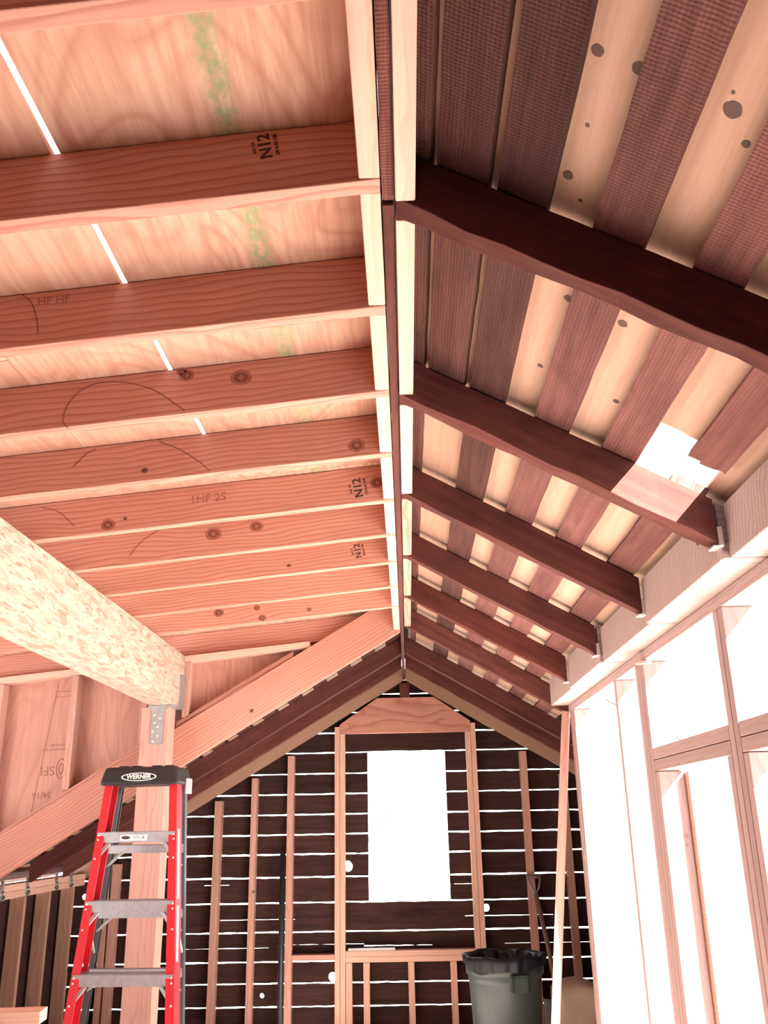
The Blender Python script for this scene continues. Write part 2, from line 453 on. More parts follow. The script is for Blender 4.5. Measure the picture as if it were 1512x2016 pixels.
# ------------------------------------------------------------------ ridge
o = lumber('ridge_board', (-.009, -1.6, 1.10), (-.009, 1.375, 1.10), .022, .165, 'ridge', jit=.0015)
tag(o, 'rough reddish ridge board running out of the top of the photo', 'ridge board')
o = lumber('ridge_board', (-.009, 1.38, 1.095), (-.009, 7.2, 1.095), .021, .17, 'old', jit=.001)
tag(o, 'dark ridge board running from the first splice to the far gable', 'ridge board')

# ------------------------------------------------------------------ new dormer rafters (left)
RY = [-1.10, -.70, -.30, .10, .50, .915, 1.330, 1.745, 2.157, 2.578, 3.000, 3.400, 3.795, 4.225, 4.645, 5.325]
first_seen = 5
NY = (0, -1, 0)
KN = {8: [((-.57, 0, 1.16), .015), ((-.422, 0, 1.149), .021), ((-.585, 0, 1.172), .010)], 9: [((-.132, 0, 1.125), .020)],
      10: [((-1.045, 0, 1.028), .019), ((-.081, 0, 1.162), .020), ((-.985, 0, 1.05), .006)],
      11: [((-.754, 0, 1.116), .024), ((-.581, 0, 1.143), .020)], 13: [((-.894, 0, .985), .018), ((-.709, 0, 1.005), .012)],
      12: [((-.5, 0, 1.09), .008)], 14: [((-.75, 0, 1.05), .016), ((-.5, 0, 1.09), .010)]}
LOOK = {5: 'nearest new fir rafter in the top left corner, only its underside and edge in view',
        6: 'new rafter with an ink stamp right of the longest daylight streak, second from top left',
        7: 'new fir rafter with faint smudged print beside a short pencil arc, third from top left',
        8: 'new fir rafter with two round knots and a big pencil arch, fourth from top left',
        9: 'new fir rafter with a round knot near the ridge and two broken pencil arcs',
        10: 'new fir rafter with black ink stamp and swirling knot, upper of the two stamped together',
        11: 'new fir rafter carrying two large round knots at mid span and a rising pencil arc',
        12: 'plain new fir rafter with a lone ink stamp near the ridge, lower stamped one',
        13: 'narrow looking new fir rafter just below the lower stamped rafter',
        14: 'new fir rafter last but one before the cheek wall, meeting the beam near its hanger',
        15: 'last new fir rafter lying on the plate of the plywood cheek wall'}
TX = -3.02
rafters = {}
for i, y in enumerate(RY):
    if i < 3: continue
    kn = [((k[0][0], y-.0192, k[0][2]), NY, k[1], 'knot', 1.25) for k in KN.get(i, [])]
    o = lumber('dormer_rafter', (-.022, y, 1.10-DS*.022), (TX, y, 1.10+DS*TX), .038, .137, 'fir', knots=kn, plumb=True)
    rafters[i] = o
    tag(o, LOOK.get(i, 'new fir rafter %s the camera, above the frame' % ('behind' if i == 3 else 'over')), 'rafter', 'new rafters of the low left roof')
AR = {8: [[(-.879, 1.012), (-.895, 1.036), (-.886, 1.083), (-.849, 1.128), (-.796, 1.146), (-.727, 1.142), (-.656, 1.118), (-.599, 1.077), (-.57, 1.054)]],
      9: [[(-1.023, 1.077), (-.987, 1.119), (-.957, 1.136)], [(-.758, 1.156), (-.692, 1.128), (-.626, 1.083), (-.592, 1.052)]],
      10: [[(-1.292, 1.101), (-1.236, 1.086), (-1.196, 1.056), (-1.166, 1.027)]], 11: [[(-.977, 1.139), (-1.04, 1.093), (-1.074, 1.052), (-1.085, 1.031)]],
      7: [[(-.849, 1.155), (-.826, 1.134), (-.81, 1.094), (-.802, 1.054)]]}
for i, arcs in AR.items():
    for a in arcs: mark('pencil_arc', [(x, RY[i]-.0195, z) for x, z in a], 'pencil', rafters[i])
def stamp(i, x, z, s, ang):
    a = math.radians(ang); xd = (math.cos(a), 0, math.sin(a)); yd = (-math.sin(a), 0, math.cos(a)); p = rafters[i]; y = RY[i]-.0196
    X = Vector(xd); Y2 = Vector(yd); c = Vector((x, y, z))
    text('ink_stamp', 'N12', c+Y2*s*.10, s, xd, yd, 'ink', p, bold=.0006)
    text('ink_stamp', 'DOUG FIR', c-Y2*s*.55, s*.33, xd, yd, 'ink', p)
    text('ink_stamp', 'KD 19', c+Y2*s*.75, s*.30, xd, yd, 'ink', p)
stamp(6, -.228, 1.180, .032, 100); stamp(10, -.146, 1.145, .042, 100); stamp(12, -.190, 1.150, .038, 100)
for i, x, z, b, s in ((7, -.775, 1.138, 'HF HF', .028), (10, -.69, 1.118, '1HF 2S', .045)):
    text('faded_print', b, (x, RY[i]-.0196, z), s, (1, 0, DS), (0, 0, 1), 'ink_pale', rafters[i])

# blocks nailed along the ridge between the new rafters
for i in range(4, len(RY)-1):
    y0, y1 = RY[i]+.020, RY[i+1]-.020
    o = lumber('ridge_block', (-.041, y0, 1.098), (-.041, y1, 1.098), .038, .135, 'fir_pale')
    lab = ('pale block left of the ridge between the %s and %s new rafters from the top' % (ORD[i-5], ORD[i-4])) if i >= 5 else 'pale block left of the ridge, cut by the top edge of the photo'
    tag(o, lab, 'block', 'blocks along the left of the ridge')

# plywood over the new rafters
def sheet(x0, x1, y0, y1, mat, label, z0=.139, th=.012):
    bm = bmesh.new()
    zz = lambda x, o: 1.10+z0+o+DS*x
    vs = [bm.verts.new((x, y, zz(x, o))) for o in (0, th) for x, y in ((x0, y0), (x1, y0), (x1, y1), (x0, y1))]
    for q in ((3, 2, 1, 0), (4, 5, 6, 7), (0, 1, 5, 4), (1, 2, 6, 5), (2, 3, 7, 6), (3, 0, 4, 7)): bm.faces.new([vs[k] for k in q])
    o = link('plywood_sheet', mesh_of(bm, 'plywood_sheet'), mat); tag(o, label, 'plywood', 'plywood roof sheets over the new rafters'); return o
G = .0085
sheet(-.611, -.022, -1.7, 2.95, 'ply_green', 'plywood roof sheet along the ridge with a sprayed green line, nearest the camera')
sheet(-.611, -.022, 2.952, 5.34, 'ply_green', 'far plywood roof sheet along the ridge, over the stamped rafters')
sheet(-.998, -.611-2*G, -1.7, 2.80, 'ply', 'narrow plywood strip left of the white streak of daylight')
sheet(-.998, -.612, 2.803, 5.34, 'ply', 'narrow far plywood strip over the rafters near the beam end')
sheet(-2.2, -1.0, -1.7, 2.0, 'ply', 'plywood roof sheet at the left edge of the photo, left of the narrow strip')
sheet(-2.2, -1.0, 2.003, 5.34, 'ply', 'plywood roof sheet above the pale strand beam')
sheet(-3.12, -2.203, -1.7, 5.34, 'ply', 'outermost plywood roof sheet beyond the strand beam')

o = lumber('sun_block_batten', (-.585, -1.6, 1.10+.139+.013-DS*.585), (-.585, 5.3, 1.10+.139+.013-DS*.585), .045, .045, 'fir', up=(DS, 0, 1)); tag(o, 'added batten on the plywood roof blocking sun at the open joint', 'batten')  # unseen, added to stop sun falling through the open plywood joint
# ------------------------------------------------------------------ strand beam, hanger and post
o = lumber('strand_beam', (-1.377, -1.6, .665), (-1.377, 5.236, .665), .154, .302, 'lsl')
tag(o, 'thick pale strand lumber beam crossing the left side under the rafters', 'beam')
post = lumber('timber_post', (-1.419, 5.098, FLOOR), (-1.419, 5.098, .655), .158, .138, 'stud', up=(0, 1, 0), bev=.004)
tag(post, 'square timber post under the beam end behind the ladder', 'post')
hg = empty('beam_hanger', (-1.377, 5.062, .66))
tag(hg, 'grey steel hanger with a nailed strap under the strand beam end', 'hanger')
x0, x1 = -.081, .081
box('seat_plate', (x0, .02, -.006), (x1, .172, .003), 'steel', hg, bev=.001)
box('side_plate', (x1-.003, .08, -.004), (x1+.003, .174, .185), 'steel', hg, bev=.001)
box('side_plate', (x0-.003, .08, -.004), (x0+.003, .174, .185), 'steel', hg, bev=.001)
st = prism('strap', [(-.060, -.205), (-.050, -.213), (-.004, -.213), (.006, -.205), (.006, -.03), (.02, 0), (-.075, 0), (-.060, -.03)], [], 'Y', .029, .034, 'steel', hg)
for k, (x, z) in enumerate([(-.045, -.05), (-.012, -.068), (-.042, -.092), (-.022, -.115), (-.050, -.140), (-.020, -.165), (-.046, -.195)]):
    bm = bmesh.new(); bmesh.ops.create_uvsphere(bm, u_segments=10, v_segments=6, radius=.006)
    bmesh.ops.transform(bm, matrix=Matrix.Translation((x, .029, z)) @ Matrix.Diagonal((1, .6, 1, 1)), verts=bm.verts)
    link('nail_head', mesh_of(bm, 'nail_head', True), 'nail', st)

# ------------------------------------------------------------------ cheek wall where the dormer meets the old roof
CY = 5.30
def old_z(x, off=0): return 1.10+off-T*abs(x)
dz = lambda x: 1.10+DS*x
o = lumber('cheek_rafter', (-.024, 5.262, 1.10-T*.024), (-2.95, 5.262, 1.10-T*2.95-.02), .042, .205, 'fir', plumb=True)
tag(o, 'broad new fir rafter sloping down left under the plywood cheek wall', 'rafter')
o = lumber('sole_plate', (-.66, CY, old_z(.66)+.231), (-1.34, CY, old_z(1.34)+.226), .085, .036, 'fir', plumb=True)
tag(o, 'fir plate lying along the cheek rafter, right of the post', 'plate')
o = lumber('sole_plate', (-1.50, CY, old_z(1.50)+.222), (-2.75, CY, old_z(2.75)+.19), .085, .036, 'fir', plumb=True)
tag(o, 'fir plate lying along the cheek rafter, left of the post', 'plate')
o = lumber('top_plate', (-.56, CY, dz(-.56)-.040), (-3.0, CY, dz(-3.0)-.040), .085, .038, 'fir_pale')
tag(o, 'fir plate along the top of the cheek wall under the last rafter', 'plate')
sole_top = lambda x: old_z(abs(x))+.222+.042
for x, lab in ((-1.29, 'short fir stud right of the post in the cheek wall'), (-1.535, 'short fir stud just left of the post under the beam'),
               (-1.955, 'pale stud of the plywood cheek wall beside the inverted print'), (-2.40, 'stud of the cheek wall at the left edge of the photo')):
    o = lumber('cheek_stud', (x, CY, sole_top(x)), (x, CY, dz(x)-.042), .04, .085, 'stud', up=(0, 1, 0))
    o.matrix_world = o.matrix_world @ Matrix.Translation((0, 0, -.0425)); tag(o, lab, 'stud', 'studs of the cheek wall')
ck = prism('cheek_sheathing', [(-.12, old_z(.12)+.19), (-2.95, old_z(2.95)+.15), (-2.95, dz(-2.95)+.135), (-.12, dz(-.12)+.135)], [], 'Y', 5.345, 5.357, 'cheek')
tag(ck, 'pink plywood sheathing of the triangular cheek wall with inverted black print', 'plywood')
for b, x, z, s in (('SFI', -2.10, .335, .075), ('RATED SHEATHING', -2.06, .455, .020), ('EXPOSURE 1', -2.06, .48, .020), ('24/16', -2.12, .20, .05)):
    text('printed_mark', b, (x, 5.3446, z), s, (-1, 0, -.04), (0, 0, -1), 'ink_pale', ck)
pts = [(-2.022+.026*math.cos(t), .345+.055*math.sin(t)) for t in [2*math.pi*k/14 for k in range(15)]]
mark('printed_mark', [(x, 5.3446, z) for x, z in pts], 'ink_pale', ck, .002)
mark('printed_mark', [(x*.5-1.011, 5.3446, z*.5+.1725) for x, z in pts], 'ink_pale', ck, .002)
for dx in (0, .09):
    mark('printed_mark', [(-2.10, 5.3446, .79-dx*.35), (-1.97, 5.3446, .795-dx*.35)], 'ink_pale', ck, .0015)
mark('printed_mark', [(-2.085, 5.3446, .84), (-2.17, 5.3446, .10)], 'ink_pale', ck, .0015)
bm = None

# ------------------------------------------------------------------ old roof on the right
OY = [.735, 1.390, 2.180, 2.935, 3.685, 4.400, 5.130, 6.02, 6.60]
OW = [.052, .050, .058, .052, .052, .055, .055, .052, .052]
OL = ['dark old rafter crossing the top right corner of the photo', 'nearest full dark old rafter on the right slope, wide and almost black',
      'dark old rafter directly below the hole in the roof, with a chipped lower edge', 'dark old rafter on the right slope, next one beyond the chipped rafter',
      'slim dark old rafter midway down the right slope', 'rough red sawn old rafter on the right slope', 'dark old rafter ending at the last pale eave block',
      'nearer black rafter of the shaded far attic, right slope', 'black old rafter in the shaded far attic, right slope, beside the gable rafter']
for i, (y, w) in enumerate(zip(OY, OW)):
    xe = .786 if i < 7 else 1.45
    if i == 6: xe = 1.45
    o = lumber('old_rafter', (.005, y, 1.097), (xe, y-.03*(i < 6), old_z(xe)), w, .102, 'old_red' if i == 5 else 'old', jit=.005 if i in (1, 2) else .0022, plumb=True, bev=.002)
    tag(o, OL[i], 'rafter', 'old rafters of the right slope')
for j, y in enumerate((6.02, 6.60)):
    o = lumber('old_rafter', (-.023, y, 1.087), (-2.405, y, old_z(2.405)), .052, .102, 'old', jit=.002, plumb=True, bev=.002)
    tag(o, ['black old rafter behind the cheek rafter on the left slope, nearer one', 'black old rafter on the left slope next to the gable rafter'][j], 'rafter', 'old rafters of the left slope')

# pale blocks right of the ridge
for i in range(0, 6):
    y0 = OY[i]+OW[i]/2+.003; y1 = OY[i+1]-OW[i+1]/2-.003
    o = lumber('ridge_block', (.0235, y0, 1.088), (.0235, y1, 1.088), .037, .125, 'fir_pale' if i < 3 else 'fir')
    tag(o, 'pale block right of the ridge in the %s gap between old rafters from the top' % ORD[i], 'block', 'blocks along the right of the ridge')

# roof boards: dark rows with pale planks lying over the gaps between them
def ragged(p, q, n, amp):
    out = []
    for i in range(n+1):
        t = i/n; out.append((p[0]+(q[0]-p[0])*t + (random.uniform(-amp, amp) if 0 < i < n else 0), p[1]+(q[1]-p[1])*t + (random.uniform(-amp, amp) if 0 < i < n else 0)))
    return out
def roof_board(name, x0, x1, y0, y1, off, th, mat, side=1, knots=(), rag0=0, rag1=0, edge=.0012):
    """board lying on the slope; local x runs down the building, local y down the slope"""
    c = math.sqrt(1+T*T); w = (x1-x0)*c; L = y1-y0
    n = max(2, int(L/.09))
    out = []
    for i in range(n+1): out.append((L*i/n, random.uniform(-edge, edge)))
    if rag1: out += ragged((L, 0), (L, w), 7, rag1)[1:-1]
    for i in range(n, -1, -1): out.append((L*i/n, w+random.uniform(-edge, edge)))
    if rag0: out += ragged((0, w), (0, 0), 7, rag0)[1:-1]
    sx = side
    ex = Vector((0, 1, 0)); ey = Vector((sx/c, 0, -T/c)); ez = ex.cross(ey)
    if ez.z < 0: ez = -ez
    mw = Matrix((ex, ey, ez)).transposed().to_4x4(); mw.translation = Vector((sx*x0, y0, 1.10+off-T*x0))
    o = prism(name, out, [], 'Z', 0, th, mat, None, mw)
    if knots:
        bm = bmesh.new(); bm.from_mesh(o.data); inv = mw.inverted()
        for (p, r) in knots:
            q = inv @ Vector(p); bm_disc(bm, (q.x, q.y, 0), (0, 0, -1), r, 1, sx=1.05)
        bm.to_mesh(o.data); bm.free(); o.data.materials.append(M['knot_grey'])
    return o
DO, PO = .121, .1495   # vertical offsets of the two layers over the rafters' undersides
dark = [(.045, .070, 'board_dark'), (.086, .177, 'board_dark'), (.194, .282, 'board_dark'), (.360, .446, 'board'), (.525, .607, 'board'), (.690, .772, 'board'), (.853, .935, 'board')]
grp = 'old dark roof boards of the right slope'
for k, (a, b, m) in enumerate(dark):
    if k == 0: o = roof_board('roof_board', a, b, -1.7, 7.2, DO, .024, m); tag(o, 'narrow dark roof strip right beside the ridge on the right slope', 'roof board', grp)
    elif k == 1: o = roof_board('roof_board', a, b, -1.7, 2.19, DO, .024, m); tag(o, 'short dark roof board beside the ridge, over the nearest two old rafters', 'roof board', grp)
    elif k == 5:
        o = roof_board('roof_board', a, b, -1.7, 1.985, DO, .024, m, rag1=.012); tag(o, 'stained roof board with a charred ragged end above the hole', 'roof board', grp)
        o = roof_board('roof_board', a, b, 2.135, 7.2, DO, .024, m, rag0=.006); tag(o, 'roof board running on from below the hole in the right slope', 'roof board', grp)
    else:
        o = roof_board('roof_board', a, b, -1.7, 7.2, DO, .024, m)
        tag(o, 'dark rough roof board on the right slope, %s wide row from the ridge' % ORD[k-1], 'roof board', grp)
KL = {1: [((.306, 1.017, 1.067), .010), ((.363, 1.02, 1.033), .011), ((.307, 1.283, 1.066), .010), ((.363, 1.623, 1.033), .011), ((.346, 1.929, 1.043), .008), ((.317, 1.159, 1.06), .004), ((.33, 1.33, 1.04), .004)],
      2: [((.491, 1.028, .959), .0145), ((.533-.012, 1.076, .934), .007), ((.470, 1.626, .971), .011), ((.517, 1.93, .937), .008), ((.475, 1.0, .95), .003)],
      3: [((.65, 1.5, .87), .009)]}
pal = [(.030, .206), (.268, .374), (.432, .539), (.594, .703), (.758, .866), (.920, 1.01)]
grp = 'pale planks showing between the dark roof boards of the right slope'
for k, (a, b) in enumerate(pal):
    if k == 3:
        o = roof_board('roof_plank', a, b, -1.7, 1.935, PO, .02, 'plank', knots=KL[3], rag1=.008); tag(o, 'pale roof plank broken off at the upper side of the hole', 'roof plank', grp)
        o = roof_board('roof_plank', a, b, 2.215, 7.2, PO, .02, 'plank', rag0=.004); tag(o, 'pale roof plank starting below the hole in the right slope', 'roof plank', grp)
    elif k == 4:
        o = roof_board('roof_plank', a+.022, b, -1.7, 7.2, PO, .02, 'plank'); tag(o, 'pale roof plank just outside the hole, in the row above the eave blocks', 'roof plank', grp)
    else:
        o = roof_board('roof_plank', a, b, -1.7, 7.2, PO, .02, 'plank', knots=KL.get(k, ()))
        tag(o, ['pale plank behind the gap nearest the ridge on the right slope', 'pale knotty roof plank, first light stripe right of the ridge', 'pale roof plank with one big grey knot, second light stripe right of the ridge',
                '', '', 'lowest pale roof plank over the eave blocks'][k], 'roof plank', grp)
# lower far part of the right slope and the whole far left slope
for k in range(3):
    a = 1.018+.165*k
    o = roof_board('roof_board', a, a+.085, 5.05, 7.2, DO, .024, 'board_dark'); tag(o, 'dark roof board low on the far right slope, %s row below the eave line' % ORD[k], 'roof board', 'far right roof boards')
    o = roof_board('roof_plank', a+.07, min(a+.18, 1.49), 5.05, 7.2, PO, .02, 'plank'); tag(o, 'pale plank low on the far right slope, %s row below the eave line' % ORD[k], 'roof plank', 'far right roof planks')
for k in range(16):
    a = .03+.165*k
    o = roof_board('roof_board', a, a+.085, 5.36, 7.2, DO, .024, 'board_dark', -1); tag(o, 'dark roof board behind the cheek wall on the left, %s row from the ridge' % ORD[k], 'roof board', 'far left roof boards')
    o = roof_board('roof_plank', a+.075, a+.175, 5.36, 7.2, PO, .02, 'plank', -1); tag(o, 'pale plank behind the cheek wall on the left, %s light row from the ridge' % ORD[k], 'roof plank', 'far left roof planks')

# eave blocks on the right wall, each with its clip
EB = [('big pale eave block beside the roof hole, at the right edge of the photo', 1.36, 2.125, .012), ('pale eave block with a dark round knot, next beyond the roof hole', 2.10, 2.885, -.004), ('pale wavy grained eave block, third from the right edge of the photo', 2.86, 3.62, .008),
      ('pale eave block, fourth from the right edge of the photo', 3.60, 4.35, -.004), ('small far eave block at the end of the plate over the leaning board', 4.33, 5.02, .008)]
tag(lumber('eave_block', (.85, -1.6, .606), (.85, 1.33, .606), .1, .1, 'block'), 'eave block over the camera, out of frame to the right', 'block', 'eave blocks on the right wall')
for k, (lab, y0, y1, dx) in enumerate(EB):
    xa, xb = .798+dx, .955+dx
    top = lambda x: old_z(x)+DO-.003
    y0b, y1b = y0+.033, y1
    mw = Matrix(((0, 1, 0, 0), (1, 0, 0, 0), (0, 0, 1, 0), (0, 0, 0, 1)))  # local x along the wall
    prof = [(xa, .606), (xb, .606), (xb, top(xb)), (xa, top(xa))]
    bm = bmesh.new(); A = [bm.verts.new((0, x, z-.606)) for x, z in prof]; B = [bm.verts.new((y1b-y0b, x, z-.606)) for x, z in prof]
    bm.faces.new(A); bm.faces.new(B[::-1])
    for i in range(4): bm.faces.new((A[i], A[(i+1) % 4], B[(i+1) % 4], B[i]))
    bmesh.ops.recalc_face_normals(bm, faces=bm.faces)
    bmesh.ops.bevel(bm, geom=list(bm.edges), offset=.002, segments=1, affect='EDGES')
    if k == 1: bm_disc(bm, (.16, xa, .10), (0, -1, 0), .017, 1)
    bmesh.ops.transform(bm, matrix=mw, verts=bm.verts)
    o = link('eave_block', mesh_of(bm, 'eave_block'), ['block', 'knot_grey'], None, Matrix.Translation((0, y0b, .606)))
    tag(o, lab, 'block', 'eave blocks on the right wall')
for k, i in enumerate((2, 3, 4, 5)):
    y = OY[i]-.03-OW[i]/2; c = empty('framing_clip', (.79, y, old_z(.79)))
    tag(c, 'small white steel clip at the rafter end, %s from the right edge of the photo' % ORD[k], 'clip', 'clips at the old rafter ends')
    box('bottom_flange', (-.020, -.004, -.006), (.006, .040, -.002), 'nail', c, bev=.0008)
    box('side_flange', (-.006, -.006, -.004), (.006, -.002, .045), 'nail', c, bev=.0008)

# ------------------------------------------------------------------ right stud wall
WX0, WX1 = .90, .99
def wallstick(name, y0, y1, z0, z1, mat, label, cat, group=None, x0=WX0, x1=WX1):
    if z1-z0 > y1-y0: o = lumber(name, ((x0+x1)/2, (y0+y1)/2, z0), ((x0+x1)/2, (y0+y1)/2, z1), x1-x0, y1-y0, mat, up=(0, 1, 0)); o.matrix_world = o.matrix_world @ Matrix.Translation((0, 0, -(y1-y0)/2))
    else: o = lumber(name, ((x0+x1)/2, y0, z0), ((x0+x1)/2, y1, z0), x1-x0, z1-z0, mat)
    return tag(o, label, cat, group)
ZT = .605
wallstick('top_plate', -1.6, 5.02, ZT-.038, ZT, 'stud_pink', 'fir top plate running along the bright right wall under the eave blocks', 'plate')
wallstick('bottom_plate', -1.6, 5.02, FLOOR, FLOOR+.038, 'stud_pink', 'bottom plate of the right stud wall on the floor', 'plate')
zs = (FLOOR+.039, ZT-.039); gs = 'studs of the bright right wall'
wallstick('wall_stud', 4.95, 4.99, *zs, 'stud_pink', 'outer stud at the far end of the bright right wall, beside the leaning board', 'stud', gs)
wallstick('wall_stud', 4.86, 4.90, *zs, 'stud_pink', 'inner stud at the far end of the bright right wall', 'stud', gs)
wallstick('wall_stud', 3.85, 3.89, *zs, 'stud_pink', 'single slim stud in the bright right wall between the end studs and the header', 'stud', gs)
wallstick('king_stud', 3.470, 3.510, *zs, 'stud_pink', 'king stud at the far end of the near wall header', 'stud', gs)
wallstick('king_stud', 3.428, 3.468, *zs, 'stud_pink', 'second stud doubled against the king stud at the far header end', 'stud', gs)
hz = .247
wallstick('trimmer_stud', 3.340, 3.380, zs[0], hz-.083, 'stud_pink', 'short trimmer stud holding up the far end of the header', 'stud', gs)
wallstick('cripple_stud', 3.384, 3.424, *zs, 'stud_pink', 'stud between the king stud and the trimmer under the header', 'stud', gs)
wallstick('king_stud', 2.530, 2.568, *zs, 'stud_pink', 'king stud between the two header openings, at the right edge of the photo', 'stud', gs)
wallstick('king_stud', 2.488, 2.526, *zs, 'stud_pink', 'stud doubled in front of the king stud at the right edge', 'stud', gs)
wallstick('trimmer_stud', 2.572, 2.610, zs[0], hz-.083, 'stud_pink', 'trimmer stud at the near end of the farther header', 'stud', gs)
wallstick('trimmer_stud', 2.446, 2.484, zs[0], hz-.083, 'stud_pink', 'trimmer stud at the far end of the nearer header, right edge of the photo', 'stud', gs)
wallstick('header', 2.570, 3.382, hz-.040, hz, 'stud_pink', 'upper ply of the flat header between the king studs', 'header')
wallstick('header', 2.570, 3.382, hz-.081, hz-.042, 'stud_pink', 'lower ply of the flat header between the king studs', 'header')
wallstick('header', 1.30, 2.486, hz-.040, hz, 'stud_pink', 'upper ply of the nearer header leaving the right edge of the photo', 'header')
wallstick('header', 1.30, 2.486, hz-.081, hz-.042, 'stud_pink', 'lower ply of the nearer header leaving the right edge of the photo', 'header')
wallstick('king_stud', 1.26, 1.298, *zs, 'stud_pink', 'king stud out of frame beside the camera on the right', 'stud', gs)
wallstick('wall_stud', -.62, -.58, *zs, 'stud_pink', 'stud behind the camera in the right wall', 'stud', gs)
o = lumber('shim', (.885, 3.36, ZT-.052), (.96, 3.46, ZT-.046), .05, .012, 'stud'); tag(o, 'small wooden shim sticking out on top of the king stud', 'shim')
# pale panel standing outside the wall opening
o = box('outdoor_board', (.992, 3.342, -4.2), (1.27, 3.38, .160), 'plank', bev=.001); tag(o, 'sunlit pale panel standing outside behind the header opening', 'panel')
o = box('shaded_edge_strip', (.994, 3.300, -1.45), (1.004, 3.340, .160), 'stud', bev=.001); tag(o, 'thin upright strip coloured as the shaded edge of the panel, below the header', 'batten')  # added strip, its pink-brown colour stands in for the panel's shaded edge
text('printed_mark', 'QUALITY', (.945, 3.3388, -.055), .016, (-1, 0, 0), (0, 0, -1), 'ink_pale', D.objects['trimmer_stud'])
text('printed_mark', 'REFOR', (.945, 3.3388, -.085), .020, (-1, 0, 0), (0, 0, -1), 'ink_pale', D.objects['trimmer_stud'])

# leaning board at the end of the wall
o = lumber('leaning_board', (.640, 5.055, FLOOR), (.880, 5.010, .575), .040, .085, 'stud', up=(.25, 1, 0))
tag(o, 'loose reddish board leaning upright against the end of the right wall', 'board')

# ------------------------------------------------------------------ far gable wall
GY0, GY1 = 7.105, 7.195
def gstick(name, x0, x1, z0, z1, mat, label, cat, group=None, y0=GY0, y1=GY1, ang=0):
    xc = (x0+x1)/2
    o = lumber(name, (xc, (y0+y1)/2, z0), (xc, (y0+y1)/2, z1), x1-x0, y1-y0, mat, up=(0, 1, 0)); o.matrix_world = o.matrix_world @ Matrix.Translation((0, 0, -(y1-y0)/2))
    return tag(o, label, cat, group)
o = lumber('gable_rafter', (-.012, 7.13, 1.083), (-2.62, 7.13, old_z(2.62)-.015), .045, .10, 'stud_grey', plumb=True); tag(o, 'brown rafter on the far gable sloping down to the left', 'rafter')
o = lumber('gable_rafter', (.004, 7.13, 1.083), (1.45, 7.13, old_z(1.45)-.015), .045, .10, 'stud_grey', plumb=True); tag(o, 'brown rafter on the far gable sloping down to the right', 'rafter')
gline = lambda x: 1.078-T*abs(x)
def gtop(x): return gline(x)-.022
gg = 'studs of the far gable wall'
for x, w, lab in ((-2.285, .045, 'outer corner stud of the far gable beside the knee wall'), (-2.225, .05, 'inner corner stud of the far gable beside the knee wall'), (-2.03, .055, 'gable stud seen between the ladder rails'), (-1.75, .05, 'gable stud hidden behind the post'),
                  (-1.475, .054, 'first gable stud right of the ladder, with a dark knot low down'), (-1.197, .044, 'second gable stud right of the ladder, left of the black pipe'), (-.922, .050, 'gable stud just right of the black pipe')):
    gstick('gable_stud', x, x+w, FLOOR, gtop(abs(x)), 'stud', lab, 'stud', gg)
hd_top = .935
gstick('king_stud', -.559, -.521, FLOOR, gtop(.56), 'fir_pale', 'left king stud of the gable opening', 'stud', gg)
gstick('trimmer_stud', -.519, -.481, FLOOR, .676, 'fir_pale', 'left trimmer stud lining the gable opening', 'stud', gg)
gstick('king_stud', .500, .538, FLOOR, gtop(.54), 'fir_pale', 'right king stud of the gable opening', 'stud', gg)
gstick('trimmer_stud', .459, .498, FLOOR, .676, 'fir_pale', 'right trimmer stud lining the gable opening', 'stud', gg)
gstick('gable_stud', .869, .921, FLOOR, gtop(.92), 'stud', 'gable stud behind the shovel handle', 'stud', gg)
gstick('gable_stud', 1.165, 1.215, FLOOR, gtop(1.215), 'stud', 'last gable stud at the right, behind the leaning board', 'stud', gg)
gstick('gable_post', -.045, .035, .945, 1.06, 'old', 'dark short post under the peak of the far gable', 'post')
hx = .4995
hp = prism('gable_header', [(-.520, .678), (hx, .678), (hx, gline(hx)-.03), (.225, .945), (-.225, .945), (-.520, gline(.52)-.03)], [], 'Y', GY0-.002, GY1-.02, 'fir')
tag(hp, 'broad fir header with clipped corners over the gable opening', 'header')
o = lumber('window_sill', (-.480, 7.15, -.893), (.458, 7.15, -.893), .09, .037, 'fir_pale'); tag(o, 'upper pale sill plank across the bottom of the gable opening', 'sill')
o = lumber('window_sill', (-.480, 7.15, -.931), (.458, 7.15, -.931), .09, .037, 'fir_pale'); tag(o, 'lower pale sill plank doubled under the gable opening', 'sill')
for x, lab in ((-.478, 'cripple stud against the left trimmer below the sill'), (-.352, 'first free cripple stud below the sill'), (-.030, 'middle cripple stud below the sill'), (.275, 'cripple stud below the sill beside the trash can')):
    gstick('cripple_stud', x, x+.045, FLOOR, -.933, 'fir_pale', lab, 'stud', 'cripple studs under the sill')
o = lumber('blocking', (-.871, 7.15, -.915), (-.560, 7.15, -.915), .085, .038, 'stud'); tag(o, 'horizontal fir block between two gable studs left of the sill', 'block')
o = lumber('metal_strip', (-.46, 7.12, -.855), (-.12, 7.12, -.855), .03, .018, 'steel', bev=.001); tag(o, 'grey strip lying on the left half of the sill', 'strip')

